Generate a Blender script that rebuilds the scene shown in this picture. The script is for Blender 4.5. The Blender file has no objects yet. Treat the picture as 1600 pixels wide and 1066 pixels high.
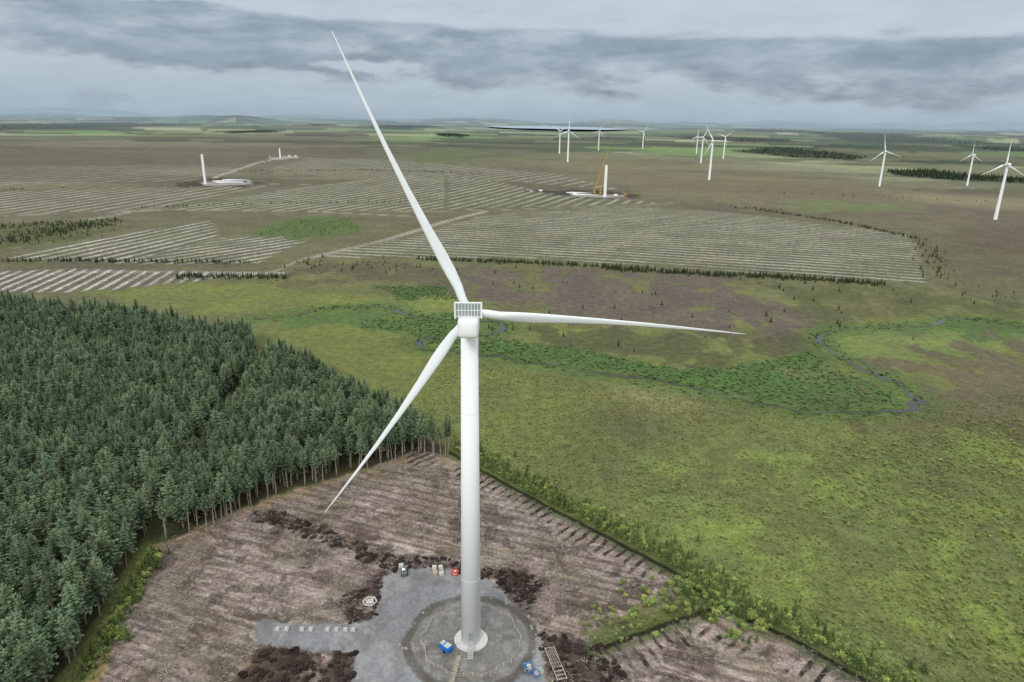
import bpy, math, random
import numpy as np
from mathutils import Matrix, Vector
random.seed(7); rng=np.random.default_rng(7)
scn=bpy.context.scene; COL=scn.collection
HC=118.0; F=1067.0
PITCH=math.radians(17.9); ROLL=math.radians(0.86)
# ------------------------------------------------------------ camera
RM=(Matrix.Rotation(math.radians(90)-PITCH,3,'X')@Matrix.Rotation(ROLL,3,'Z'))
cam=bpy.data.cameras.new("camera"); co=bpy.data.objects.new("camera",cam); COL.objects.link(co)
cam.sensor_width=36; cam.lens=36*F/1600; cam.clip_end=200000; cam.clip_start=1
co.matrix_world=Matrix.Translation((0,0,HC))@RM.to_4x4(); scn.camera=co
scn.view_settings.view_transform='Standard'; scn.view_settings.look='None'; scn.view_settings.exposure=0
RN=np.array(RM)
def W(u,v,z=0.0):
    """survey helper: map position on the plain of a point read off the survey photo"""
    d=RN@np.array([(u-800)/F,-(v-533)/F,-1.0])
    t=(z-HC)/min(d[2],-0.002)
    return np.array([d[0]*t,d[1]*t])
def WP(l): return np.array([W(*p) for p in l])
# ------------------------------------------------------------ noise
def hsh(ix,iy,s):
    h=(ix.astype(np.int64)*374761393+iy.astype(np.int64)*668265263+s*982451653)&0xffffffff
    h=((h^(h>>13))*1274126177)&0xffffffff
    h=((h^(h>>15))*2246822519)&0xffffffff
    return ((h^(h>>16))&0xffffff)/float(0xffffff)
def vn(x,y,s=0):
    ix=np.floor(x);iy=np.floor(y);fx=x-ix;fy=y-iy
    fx=fx*fx*(3-2*fx);fy=fy*fy*(3-2*fy)
    a=hsh(ix,iy,s);b=hsh(ix+1,iy,s);c=hsh(ix,iy+1,s);d=hsh(ix+1,iy+1,s)
    return (a*(1-fx)+b*fx)*(1-fy)+(c*(1-fx)+d*fx)*fy
def fbm(x,y,s=0,o=4):
    t=0;a=.5;n=0
    for i in range(o):
        t=t+a*vn(x*2**i+i*17.3,y*2**i-i*9.1,s+i);n+=a;a*=.55
    return t/n
def sst(a,b,x):
    t=np.clip((x-a)/(b-a),0,1);return t*t*(3-2*t)
def seg_d(X,Y,a,b):
    dx,dy=b-a;L=dx*dx+dy*dy+1e-9
    t=np.clip(((X-a[0])*dx+(Y-a[1])*dy)/L,0,1)
    return np.hypot(X-a[0]-t*dx,Y-a[1]-t*dy)
def line_d(X,Y,P):
    d=np.full(X.shape,1e9)
    for i in range(len(P)-1): d=np.minimum(d,seg_d(X,Y,P[i],P[i+1]))
    return d
def inside(X,Y,P):
    c=np.zeros(X.shape,bool);n=len(P)
    for i in range(n):
        x1,y1=P[i];x2,y2=P[(i+1)%n]
        if y1==y2: continue
        k=((y1>Y)!=(y2>Y))&(X<(x2-x1)*(Y-y1)/(y2-y1)+x1)
        c^=k
    return c
def sdist(X,Y,P):
    d=line_d(X,Y,np.vstack([P,P[:1]]))
    return np.where(inside(X,Y,P),d,-d)
def hgt(x,y):
    x=np.asarray(x,float);y=np.asarray(y,float)
    r=np.hypot(x,y)
    h=-r*r/(2*6371000.)
    k=sst(4500,11000,r)
    az_=np.arctan2(x,np.maximum(y,1e-3))
    lakeflat=np.exp(-((az_-.075)/.12)**2)*sst(17000,13000,r)
    h=h+k*(1-lakeflat)*(fbm(x/3000.,y/3000.,91,5)-.34)*200*np.clip(r/15000.,.35,1.5)
    def hill(u,r0,A,wa,wr):
        az=math.atan((u-800)/(F/math.cos(PITCH)))
        return A*np.exp(-((az_-az)/wa)**2-((r-r0)/wr)**2)
    h=h+hill(365,13000,95,.03,1500)+hill(310,15500,105,.11,2200)+hill(60,27000,225,.07,4000)+hill(180,28000,190,.06,4000)+hill(470,24000,160,.06,3000)
    h=h+hill(700,20000,150,.12,3500)+hill(960,18500,130,.06,1800)+hill(1090,21000,150,.06,2500)+hill(1560,32000,330,.07,5000)+hill(1390,28000,220,.05,4000)+hill(1200,25000,190,.09,4000)
    return h
def hz(x,y): return float(hgt(np.array([x]),np.array([y]))[0])
def cr(P,n=8):
    P=np.asarray(P);Q=np.vstack([2*P[0]-P[1],P,2*P[-1]-P[-2]]);o=[]
    for i in range(1,len(Q)-2):
        for k in range(n):
            t=k/n;o.append(.5*((2*Q[i])+(-Q[i-1]+Q[i+1])*t+(2*Q[i-1]-5*Q[i]+4*Q[i+1]-Q[i+2])*t*t+(-Q[i-1]+3*Q[i]-3*Q[i+1]+Q[i+2])*t**3))
    o.append(Q[-2]);return np.array(o)
def S(r,g,b):
    f=lambda c:((c/255+.055)/1.055)**2.4 if c>10 else c/255/12.92
    return np.array([f(r),f(g),f(b)])
# ------------------------------------------------------------ materials
def newmat(name):
    m=bpy.data.materials.new(name);m.use_nodes=True
    nt=m.node_tree;b=nt.nodes['Principled BSDF'];b.inputs['Specular IOR Level'].default_value=.25
    return m,nt,b
def N(nt,t,**k):
    n=nt.nodes.new(t)
    for a,v in k.items(): setattr(n,a,v)
    return n
def simple(name,c,rough=.7,var=.18,scale=3.,metal=0,spec=.25,bump=0):
    m,nt,b=newmat(name)
    tc=N(nt,'ShaderNodeTexCoord');no=N(nt,'ShaderNodeTexNoise');no.inputs['Scale'].default_value=scale;no.inputs['Detail'].default_value=4
    nt.links.new(tc.outputs['Object'],no.inputs['Vector'])
    mr=N(nt,'ShaderNodeMapRange');mr.inputs[1].default_value=.3;mr.inputs[2].default_value=.7;mr.inputs[3].default_value=1-var;mr.inputs[4].default_value=1+var
    nt.links.new(no.outputs['Fac'],mr.inputs[0])
    vm=N(nt,'ShaderNodeVectorMath',operation='SCALE');vm.inputs[0].default_value=tuple(c)
    nt.links.new(mr.outputs[0],vm.inputs['Scale']);nt.links.new(vm.outputs[0],b.inputs['Base Color'])
    b.inputs['Roughness'].default_value=rough;b.inputs['Metallic'].default_value=metal;b.inputs['Specular IOR Level'].default_value=spec
    if bump:
        bp=N(nt,'ShaderNodeBump');bp.inputs['Strength'].default_value=bump;nt.links.new(no.outputs['Fac'],bp.inputs['Height']);nt.links.new(bp.outputs[0],b.inputs['Normal'])
    return m
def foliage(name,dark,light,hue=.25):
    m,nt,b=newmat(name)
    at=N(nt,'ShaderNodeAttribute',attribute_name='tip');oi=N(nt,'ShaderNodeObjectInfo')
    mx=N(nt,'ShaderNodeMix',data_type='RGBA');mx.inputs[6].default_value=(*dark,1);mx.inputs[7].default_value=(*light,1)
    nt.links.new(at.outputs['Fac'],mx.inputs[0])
    mr=N(nt,'ShaderNodeMapRange');mr.inputs[3].default_value=1-hue*1.3;mr.inputs[4].default_value=1+hue*1.3
    nt.links.new(oi.outputs['Random'],mr.inputs[0])
    hs=N(nt,'ShaderNodeHueSaturation')
    mh=N(nt,'ShaderNodeMath',operation='MULTIPLY');mh.inputs[1].default_value=7.31;fr=N(nt,'ShaderNodeMath',operation='FRACT')
    nt.links.new(oi.outputs['Random'],mh.inputs[0]);nt.links.new(mh.outputs[0],fr.inputs[0])
    m2=N(nt,'ShaderNodeMapRange');m2.inputs[3].default_value=.475;m2.inputs[4].default_value=.52
    nt.links.new(fr.outputs[0],m2.inputs[0]);nt.links.new(m2.outputs[0],hs.inputs['Hue'])
    nt.links.new(mx.outputs[2],hs.inputs['Color']);nt.links.new(mr.outputs[0],hs.inputs['Value'])
    nt.links.new(hs.outputs[0],b.inputs['Base Color']);b.inputs['Roughness'].default_value=.85;b.inputs['Specular IOR Level'].default_value=.15
    return m
M_white=simple('turbine_paint',(.91,.925,.925),.6,.01,.15,spec=.15)
M_whiter=simple('blade_paint',(.86,.89,.90),.5,.02,.1,spec=.25)
M_grey=simple('galvanised_metal',(.35,.37,.38),.45,.15,4,metal=.3)
M_dark=simple('dark_rubber',(.03,.03,.032),.7)
M_rad=simple('dark_chassis_paint',(.12,.14,.15),.6)
M_conc=simple('concrete',(.48,.47,.44),.9,.15,1.2,bump=.2)
M_blue=simple('blue_paint',(.02,.16,.50),.4,.1)
M_bluel=simple('light_blue_paint',(.10,.22,.42),.6,.15)
M_red=simple('red_paint',(.5,.05,.04),.5,.1)
M_yel=simple('yellow_paint',(.55,.30,.03),.5,.1)
M_wood=simple('weathered_timber',(.42,.37,.30),.9,.3,3)
M_glass=simple('dark_glass',(.02,.03,.04),.1,.0,spec=.6)
M_bag=simple('off_white_sacking',(.55,.53,.48),.9,.2,2)
M_trunk=simple('spruce_bark',(.32,.27,.23),.95,.35,2)
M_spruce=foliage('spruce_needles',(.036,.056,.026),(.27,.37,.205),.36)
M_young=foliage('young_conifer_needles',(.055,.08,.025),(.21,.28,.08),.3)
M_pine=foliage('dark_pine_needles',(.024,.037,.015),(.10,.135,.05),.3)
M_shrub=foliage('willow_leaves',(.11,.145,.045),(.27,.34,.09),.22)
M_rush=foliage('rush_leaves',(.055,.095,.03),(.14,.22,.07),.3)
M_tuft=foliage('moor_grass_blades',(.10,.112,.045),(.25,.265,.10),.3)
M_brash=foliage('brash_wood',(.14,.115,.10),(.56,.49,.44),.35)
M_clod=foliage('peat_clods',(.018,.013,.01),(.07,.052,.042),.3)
# ------------------------------------------------------------ mesh builder
class B:
    def __init__(s): s.v=[];s.f=[];s.t=[]
    def add(s,vs,fs,tip=None):
        o=len(s.v);s.v+=[tuple(map(float,p)) for p in vs];s.f+=[tuple(i+o for i in f) for f in fs]
        s.t+=list(tip) if tip is not None else [0.]*len(vs)
    def box(s,c,d,rz=0,bev=0):
        hx,hy,hzz=[k/2 for k in d];ca,sa=math.cos(rz),math.sin(rz)
        if bev<=0:
            P=[(x,y,z) for z in(-hzz,hzz) for x,y in((-hx,-hy),(hx,-hy),(hx,hy),(-hx,hy))]
            Fc=[(3,2,1,0),(4,5,6,7),(0,1,5,4),(1,2,6,5),(2,3,7,6),(3,0,4,7)]
        else:
            P=[];b=bev
            def ring(z,i):
                X=hx-i;Y=hy-i
                return [(-X+b,-Y,z),(X-b,-Y,z),(X,-Y+b,z),(X,Y-b,z),(X-b,Y,z),(-X+b,Y,z),(-X,Y-b,z),(-X,-Y+b,z)]
            P=ring(-hzz,b)+ring(-hzz+b,0)+ring(hzz-b,0)+ring(hzz,b)
            Fc=[tuple(range(7,-1,-1)),tuple(range(24,32))]
            for k in range(3):
                for i in range(8): Fc.append((k*8+i,k*8+(i+1)%8,k*8+8+(i+1)%8,k*8+8+i))
        s.add([(c[0]+x*ca-y*sa,c[1]+x*sa+y*ca,c[2]+z) for x,y,z in P],Fc)
    def cyl(s,p0,p1,r0,r1,n=12,cap=True,tip=0):
        p0=Vector(p0);p1=Vector(p1);d=(p1-p0).normalized()
        a=d.orthogonal().normalized();b=d.cross(a)
        P=[]
        for p,r in((p0,r0),(p1,r1)):
            for i in range(n):
                t=2*math.pi*i/n;P.append(p+a*math.cos(t)*r+b*math.sin(t)*r)
        Fc=[(i,(i+1)%n,n+(i+1)%n,n+i) for i in range(n)]
        if cap: Fc+=[tuple(range(n-1,-1,-1)),tuple(range(n,2*n))]
        s.add(P,Fc,[tip]*len(P))
    def mesh(s,name,mat,smooth=False):
        m=bpy.data.meshes.new(name);m.from_pydata(s.v,[],s.f);m.materials.append(mat)
        a=m.attributes.new('tip','FLOAT','POINT');a.data.foreach_set('value',s.t)
        if smooth: m.polygons.foreach_set('use_smooth',[True]*len(m.polygons)); 
        m.update();return m
def obj(name,mesh,parent=None,loc=None,rot=None,link=True):
    o=bpy.data.objects.new(name,mesh)
    if link: COL.objects.link(o)
    if parent: o.parent=parent
    if loc is not None: o.location=loc
    if rot is not None: o.rotation_euler=rot
    return o
def tag(o,label,cat,group=None,kind=None):
    o['label']=label;o['category']=cat
    if group:o['group']=group
    if kind:o['kind']=kind
def thing(name,uv,label,cat,rz=0,group=None,s=1):
    x,y=W(*uv);e=obj(name,None,loc=(x,y,hz(x,y)),rot=(0,0,rz));e.empty_display_size=.5;e.scale=(s,s,s)
    tag(e,label,cat,group);return e
def part(name,b,mat,parent,smooth=False,loc=None): return obj(name,b.mesh(name,mat,smooth),parent,loc)
# ------------------------------------------------------------ ground geometry
TX,TY=W(736,1000)
RIV1=cr(WP([(395,500),(440,496),(470,491),(500,484),(545,480),(590,479),(615,482),(632,490),(660,498),(700,500),(760,500),(783,507),(780,519),(740,523),(690,524),(655,531),(652,540),(672,548),(720,550),(780,558),(850,570),(930,582),(1000,589),(1060,600),(1120,613),(1180,629),(1230,639),(1290,645),(1350,644),(1400,639),(1428,631),(1430,620),(1405,600),(1370,586),(1335,570),(1305,552),(1288,536),(1290,522),(1330,513),(1390,513),(1440,511),(1465,501),(1500,499),(1550,503),(1610,512),(1700,520)]),6)
RIV1=RIV1+np.stack([(fbm(np.arange(len(RIV1))/3.,np.zeros(len(RIV1)),601,3)-.5)*9,(fbm(np.arange(len(RIV1))/3.,np.zeros(len(RIV1)),701,3)-.5)*9],1)
FL=WP([(-420,470),(0,482),(200,503),(394,534),(400,560),(338,650),(284,740),(234,822),(226,848),(192,900),(152,975),(88,1070),(0,1160),(-420,1160)])
FR=WP([(430,562),(500,590),(560,622),(650,676),(708,706),(700,714),(640,712),(560,737),(440,770),(350,818),(300,834),(256,846),(262,806),(338,690),(416,572)])
def rows():
    a=[]
    v=1180.
    while v>195: a.append(v);v-=1.75
    while v>188.3: a.append(v);v-=.5
    dep=PITCH+np.arctan((np.array(a)-533)/F)
    r=HC/np.tan(dep)
    return np.concatenate([[1,12,25,40],r[r>45],[60000.,75000.]])
R_=rows()
R_=np.sort(np.concatenate([R_[R_<9000],np.linspace(9000,36000,64),[60000.,75000.]]))
A_=np.concatenate([np.linspace(-180,-52,30)[:-1],np.linspace(-52,52,1240),np.linspace(52,180,30)[1:]])
A_=np.radians(A_)
nr,na=len(R_),len(A_)
RR,AA=np.meshgrid(R_,A_,indexing='ij')
X=(RR*np.sin(AA)).ravel();Y=(RR*np.cos(AA)).ravel();R=RR.ravel();A=AA.ravel();n=len(X)
LR=np.log(R)
wx=(fbm(A*45,LR*45,1)-.5);wy=(fbm(A*45,LR*45,31)-.5)
w2=(fbm(A*260,LR*260,61,3)-.5);w3=(fbm(A*260,LR*260,67,3)-.5)
XW=X+R*.024*wx+R*.012*w2;YW=Y+R*.07*wy+R*.03*w3
n40=fbm(X/38,Y/38,5);n12=fbm(X/11,Y/11,9);n150=fbm(X/150,Y/150,13);n4=fbm(X/3.5,Y/3.5,15,3);n20=fbm(X/16,Y/26,19,5)
C=np.zeros((n,3))
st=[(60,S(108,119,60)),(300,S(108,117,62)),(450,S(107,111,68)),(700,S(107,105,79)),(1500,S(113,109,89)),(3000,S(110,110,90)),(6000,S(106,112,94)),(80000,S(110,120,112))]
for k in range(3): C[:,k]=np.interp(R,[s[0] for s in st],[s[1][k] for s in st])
def mixc(m,c,amt=1.):
    global C
    m=(m*amt)[:,None];C=C*(1-m)+np.asarray(c)*m
mixc(sst(.48,.62,n40),S(98,94,66),.5)
mixc(sst(.52,.68,n150),S(96,87,73),.5)
mixc(sst(.55,.7,n12)*sst(900,300,R),S(124,128,78),.4)
def pm(poly,soft=.006,warp=1.,minsoft=.8):
    P=WP(poly) if not isinstance(poly,np.ndarray) else poly
    xx=X+(XW-X)*warp;yy=Y+(YW-Y)*warp
    mg=P.max(0)[1]*.05+30
    sel=(X>P[:,0].min()-mg)&(X<P[:,0].max()+mg)&(Y>P[:,1].min()-mg)&(Y<P[:,1].max()+mg)
    m=np.zeros(n);d=sdist(xx[sel],yy[sel],P);s=np.maximum(minsoft,R[sel]*soft)
    m[sel]=sst(-s,s,d);return m
def rag(poly,soft=.06,k=1.):
    """ragged vegetation mask: clumps, thinning out toward its margin"""
    m=pm(poly,soft,1.);return sst(.50,.66,m*.5*k+(n20-.5)*1.7+.17)*sst(0,.2,m)
def pl(line,w,warp=.3,soft=1.,px=True):
    P=WP(line) if px else line
    sel=(X>P[:,0].min()-w*2-90)&(X<P[:,0].max()+w*2+90)&(Y>P[:,1].min()-w*2-90)&(Y<P[:,1].max()+w*2+90)
    m=np.zeros(n);d=line_d((X+(XW-X)*warp)[sel],(Y+(YW-Y)*warp)[sel],P)
    m[sel]=1-sst(w*(1-.5*soft),w*(1+.5*soft),d);return m
bn=fbm(X/900,Y/260,333,5);bn2=fbm(X/500,Y/150,343,5)
mixc(sst(.5,.6,bn)*sst(700,1300,R),S(92,85,70),.55)
mixc(sst(.52,.62,bn2)*sst(900,1600,R),S(130,127,100),.55)
ca,sa=math.cos(.35),math.sin(.35)
px=(X*ca+Y*sa+200*(fbm(X/2500,Y/2500,3)-.5))/560;py=(-X*sa+Y*ca+200*(fbm(X/2500,Y/2500,4)-.5))/520
row=np.floor(py);px=px+hsh(row,row,5)*.8
hf=hsh(np.floor(px),np.floor(py),8)
pal=np.array([S(112,138,84),S(96,120,72),S(146,154,108),S(106,108,80),S(84,92,66),S(96,100,74),S(48,60,46),S(126,140,96),S(160,162,126),S(68,78,56)])
fc=pal[(hf*9.999).astype(int)]
fm=sst(1900,3600,R+1500*(n150-.5)+1800*(fbm(X/1600,Y/1600,44)-.5)+ X*.5)*.95
C=C*(1-fm[:,None])+fc*fm[:,None]
for p,c,a in [
 ([(-50,215),(560,205),(640,240),(300,262),(-50,285)],S(98,90,75),.65),
 ([(560,215),(830,225),(900,250),(760,262),(560,262)],S(104,104,80),.6),
 ([(900,262),(1400,285),(1500,320),(1250,330),(1000,300)],S(118,111,84),.6),
 ([(1130,295),(1600,300),(1700,360),(1420,345),(1200,322)],S(110,101,84),.6),
 ([(1130,232),(1600,262),(1700,280),(1700,300),(1400,292),(1200,262)],S(122,124,96),.5),
 ([(1460,380),(1700,370),(1700,470),(1480,455)],S(100,98,74),.6),
 ([(1480,355),(1700,350),(1700,400),(1500,395)],S(94,82,70),.6),
 ([(-40,300),(240,292),(480,300),(640,330),(200,335),(-40,345)],S(110,110,88),.6),
 ([(760,245),(980,240),(1100,262),(900,268)],S(124,120,88),.5),
 ([(640,238),(740,235),(760,250),(650,255)],S(88,106,64),.6),
 ([(1150,240),(1330,254),(1420,264),(1300,264),(1140,250)],S(146,148,112),.7),
 ([(1400,300),(1600,312),(1700,330),(1560,326),(1420,312)],S(138,132,100),.6),
 ([(1230,312),(1420,318),(1420,330),(1240,330)],S(106,120,74),.7)]:
    mixc(pm(p,.03),c,a)
# mid grass and river plain
mixc(pm([(100,458),(300,440),(500,452),(720,470),(900,505),(1040,560),(1160,560),(1280,520),(1420,490),(1700,480),(1700,760),(1300,700),(1000,660),(760,720),(640,640),(420,545),(380,500)],.02),S(110,115,64),.8)
mixc(pm([(130,452),(420,445),(560,470),(420,490),(200,478)],.01),S(112,120,64),.75)
mixc(pm([(420,505),(640,505),(720,560),(900,600),(700,640),(560,590)],.02),S(108,115,60),.7)
mixc(rag([(430,420),(560,405),(700,420),(760,470),(600,440),(480,448)],.03,1.2),S(94,88,70),.75)
mixc(pm([(520,470),(720,462),(735,500),(600,500)],.01),S(118,130,66),.6)
mixc(rag([(730,428),(900,422),(1140,434),(1250,464),(1290,508),(1180,536),(1000,520),(860,510),(750,484)],.10,1.35),S(103,91,84),.85)
mixc(rag([(1180,445),(1450,445),(1650,470),(1620,500),(1440,500),(1300,520),(1240,490)],.06,1.1),S(88,94,58),.75)
mixc(rag([(790,505),(1000,512),(1200,522),(1280,545),(1150,572),(1050,575),(900,548)],.06,1.3),S(86,88,58),.8)
mixc(pm([(760,525),(900,545),(1060,577),(1150,574),(1270,548),(1296,575),(1360,598),(1408,632),(1290,643),(1130,612),(1000,586),(850,566),(740,548)],.012,.9),S(76,106,56),.88)
mixc(rag([(570,500),(715,488),(720,545),(660,532),(640,518),(560,512)],.02,1.5),S(76,108,56),.75)
mixc(rag([(585,448),(690,447),(720,468),(640,470)],.015,1.5),S(70,96,50),.85)
mixc(pm([(430,500),(560,482),(620,492),(560,508),(440,512)],.01,.6),S(82,110,58),.7)
mixc(pm([(1300,525),(1400,512),(1600,515),(1700,530),(1700,548),(1560,540),(1450,556),(1380,575),(1320,555)],.02,.8),S(116,132,70),.7)
mixc(rag([(1450,500),(1600,505),(1700,520),(1700,540),(1500,528)],.02,1.5),S(74,100,56),.7)
mixc(rag([(1460,545),(1600,530),(1700,535),(1700,680),(1480,670),(1420,620),(1400,575)],.10,1.3),S(104,94,77),.8)
mixc(pm([(1200,575),(1300,572),(1330,600),(1260,605)]),S(112,112,70),.6)
mixc(pm([(950,605),(1060,612),(1100,640),(1000,640)],.03),S(132,130,90),.5)
mixc(rag([(900,650),(1060,645),(1150,690),(1270,675),(1360,660),(1300,715),(1120,722),(960,695)],.08,.9),S(86,82,58),.65)
mixc(rag([(1350,650),(1600,640),(1700,680),(1700,760),(1480,730)],.08,.8),S(96,88,66),.6)
mixc(pm([(620,600),(760,585),(1000,660),(1200,700),(1500,690),(1700,740),(1700,1170),(1450,1170),(1060,880),(720,710)],.04),S(111,122,62),.65)
mixc(sst(.54,.64,fbm(X/22,Y/22,77))*pm([(880,640),(1700,600),(1700,900),(1200,800)],.03),S(94,90,64),.5)
mixc(sst(.4,.66,n12)*pm([(1000,720),(1700,660),(1700,1170),(1450,1170),(1040,880)],.05),S(122,140,64),.55)
mixc(sst(.5,.62,n20)*pm([(760,640),(1700,600),(1700,1170),(1450,1170),(1040,880)],.05),S(100,102,64),.4)
# river banks
rd=line_d(X,Y,RIV1)
mixc((1-sst(3,12+12*n40,rd)),S(80,106,54),.6)
mixc((1-sst(.8,2.8,rd+4*(n4-.45)))*sst(.38,.55,n12),S(54,58,34),.75)
for l,w,c in [([(320,284),(350,272),(400,255),(452,243)],6,S(164,160,148)),([(-20,338),(250,328),(480,330),(640,338)],3.5,S(150,146,128)),([(490,402),(600,376),(700,345),(760,330)],4.5,S(160,155,140)),([(-20,432),(160,424),(440,427)],4,S(160,156,147)),
   ([(560,330),(700,330),(1000,322),(1060,316)],3.5,S(136,134,108)),([(340,285),(600,292),(830,298),(900,305)],4,S(132,126,106)),([(0,412),(400,412),(520,408)],3,S(92,90,64)),([(-20,362),(120,348),(200,332)],3.5,S(154,150,134)),([(410,432),(480,402),(600,376)],2.5,S(142,136,118))]:
    mixc(pl(l,w,.1),c,.85)
PH=np.zeros(n);SK=np.zeros(n);C2=np.zeros((n,3))
def stripes(poly,a,b,sp,c2,k,base=None,curve=0,soft=.006):
    global C2,PH,SK
    m=pm(poly,soft,.35)
    if base is not None: mixc(m*(.6+.4*sst(.4,.6,n40)),base,.9)
    a=W(*a);b=W(*b);d=(b-a)/np.linalg.norm(b-a)
    t=(X-a[0])*d[0]+(Y-a[1])*d[1];p=-(X-a[0])*d[1]+(Y-a[1])*d[0]
    ph=(p+curve*(t/100)**2)/sp+.3*(fbm(X/90,Y/90,501,3)-.5)
    s=m>.02
    PH[s]=ph[s];SK[s]=(m*k*(.6+.4*sst(.38,.55,fbm(X/45,Y/30,555,3))))[s];C2[s]=c2
pale=S(172,167,152);bs=S(96,100,74)
stripes([(640,372),(760,335),(1000,322),(1180,335),(1425,368),(1446,442),(1150,424),(860,404),(500,402),(600,376)],(640,385),(1440,425),13.5,pale,.9,bs,1.6)
stripes([(10,404),(120,378),(290,350),(330,345),(345,372),(200,412)],(60,402),(300,352),14.5,S(180,175,163),1.,bs)
stripes([(200,412),(345,372),(490,370),(400,412)],(250,410),(480,374),13,S(176,171,158),1.,bs)
stripes([(-60,428),(120,420),(300,424),(440,427),(300,440),(180,452),(100,456),(-60,456)],(120,452),(175,424),9.5,S(184,179,170),1.,S(104,98,84))
stripes([(250,328),(420,300),(600,275),(700,274),(700,328),(560,330)],(300,325),(600,288),19,S(164,159,143),.95,bs,-1)
stripes([(700,276),(760,280),(850,300),(1050,318),(760,326),(700,328)],(720,325),(840,296),20,S(160,155,139),.9,bs,-1)
stripes([(-60,300),(280,292),(420,290),(240,326),(-60,338)],(-40,336),(200,300),23,S(162,156,141),.9,S(101,100,79))
stripes([(400,270),(480,246),(620,250),(860,270),(980,298),(700,276)],(420,268),(620,252),32,S(156,151,135),.85,S(101,101,80))
stripes([(-60,262),(250,256),(400,262),(300,282),(-60,292)],(-40,290),(250,262),38,S(148,142,127),.7)
mixc(rag([(-20,350),(180,345),(190,358),(60,385),(-20,395)],.02,1.5),S(86,92,56),.8)
m=pm([(400,358),(460,342),(545,338),(568,362),(500,372),(470,374),(395,368)],.012);mixc(m,S(86,106,58),.85);SK*=1-m
for p in ([(275,286),(330,279),(420,284),(390,291),(290,292)],[(810,297),(900,297),(990,303),(1000,311),(900,308)]): 
    m=pm(p);mixc(m,S(70,60,52),.95);SK*=1-m
for p in ([(310,284),(392,282),(395,288),(320,290)],[(890,303),(975,304),(980,309),(895,307)],[(420,246),(465,244),(468,248),(425,249)]):
    m=pm(p,.003,.1);mixc(m,S(165,160,152),.8);SK*=1-m
WOODS=[[(1140,236),(1210,230),(1270,233),(1355,246),(1330,250),(1240,246),(1190,241)],[(1385,267),(1450,266),(1500,272),(1600,279),(1700,285),(1700,290),(1560,285),(1480,281),(1400,274)],[(-100,197),(60,193),(200,195),(330,193),(300,197),(100,201),(-100,206)],[(680,209),(712,209),(735,212),(722,215),(690,213)],[(480,197),(520,196),(530,198),(490,199)],[(1480,226),(1620,231),(1800,238),(1800,243),(1560,235)],[(1000,211),(1140,213),(1250,220),(1240,222),(1150,221)],[(330,192),(440,190),(440,192.5),(330,194)],[(1260,209),(1420,215),(1600,225),(1480,224),(1300,216)],[(560,200),(660,198),(700,200),(620,203)],[(1100,203),(1220,206),(1300,211),(1180,209)],[(330,206),(420,204),(440,206),(360,208)]]
for p in WOODS: mixc(pm(p,.012,.6),S(46,58,44),.95)
fw=sst(.54,.58,fbm(X/1400,Y/500,1201,4))*fm;mixc(fw,S(50,62,50),.8)
# forest floor, clearing
mixc(np.maximum(pm(FL,.01,.2),pm(FR,.01,.2)),S(58,56,38),.9)
mixc(pl([(415,552),(338,680),(262,795),(240,845)],2.5,.2),S(58,64,38),.8)
mixc(pm([(245,845),(215,905),(160,1066),(120,1170),(-10,1170),(85,1072),(150,978),(192,900),(225,850)],.01,.4),S(96,106,54),.9)
CLR=[(645,706),(700,710),(762,745),(842,788),(950,842),(1068,906),(1045,945),(915,992),(948,1012),(1115,950),(1240,1002),(1345,1062),(1520,1170),(80,1170),(150,1066),(178,960),(232,868),(250,850),(440,772),(560,739)]
cm=pm(CLR,.004,.25)
mixc(cm,S(152,134,124))
a=W(480,830);b=W(830,915);d=(b-a)/np.linalg.norm(b-a);tt=(X-a[0])*d[0]+(Y-a[1])*d[1];p=-(X-a[0])*d[1]+(Y-a[1])*d[0]
stn=fbm(tt/14,p/1.3,811,4);stn2=fbm(tt/6,p/.8,821,3)
mixc(cm*sst(.46,.6,stn),S(108,91,81),.8)
mixc(cm*sst(.48,.6,stn2),S(182,168,159),.65)
mixc(cm*sst(.5,.64,n12),S(128,109,98),.55)
mixc(cm*sst(.54,.64,fbm(X/15,Y/15,201)),S(120,113,84),.45)
mixc(cm*sst(.56,.64,fbm(X/5,Y/5,301)),S(72,60,52),.65)
mixc(pl([(246,852),(225,880),(180,965),(155,1050),(110,1160)],1.6,.6),S(156,136,86),.75)
mixc(pl([(262,850),(440,776),(560,742),(640,716),(700,720)],1.8,.6),S(152,132,90),.6)
s=cm>.3;PH[s]=(p/4.0+.5*(n12-.5))[s];SK[s]=(cm*.62*sst(.36,.55,n40))[s];C2[s]=S(84,70,62)
EDG=[]
for l,inn,wd in (([(655,714),(700,716),(762,748),(842,791),(950,846),(1062,908)],1,7.5),([(940,1018),(1030,982),(1112,954)],1,9),([(1125,958),(1240,1008),(1345,1066),(1500,1160)],1,11)):
    P=WP(l);EDG.append((P,wd));a=P[0];b=P[-1];d=(b-a)/np.linalg.norm(b-a);t=(X-a[0])*d[0]+(Y-a[1])*d[1]
    dd=line_d(X,Y,P);lim=wd*(.55+.9*vn(t/3.2,t*0,515));s=(dd<lim)&(cm>.4)
    mixc(np.where(s,1.,0.)*sst(.4,.6,n4),S(160,145,135),.5)
    PH[s]=(t/3.2+.3*(n4-.5)+.5*(n12-.5))[s];SK[s]=(1.05*(1-sst(lim*.7,lim,dd))*sst(.28,.5,n12))[s];C2[s]=S(56,46,40)
peat=S(60,49,43)
PEATS=[[(400,1012),(552,1020),(550,1080),(365,1080),(385,1032)],[(528,932),(560,925),(600,890),(612,895),(592,930),(592,960),(545,974)],[(395,800),(440,795),(480,818),(620,866),(720,876),(840,905),(830,935),(740,902),(600,890),(540,860),(470,835),(400,815)],[(838,985),(900,995),(945,1010),(985,1066),(890,1090),(850,1045)],[(760,885),(850,905),(830,960),(800,935)]]
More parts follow.
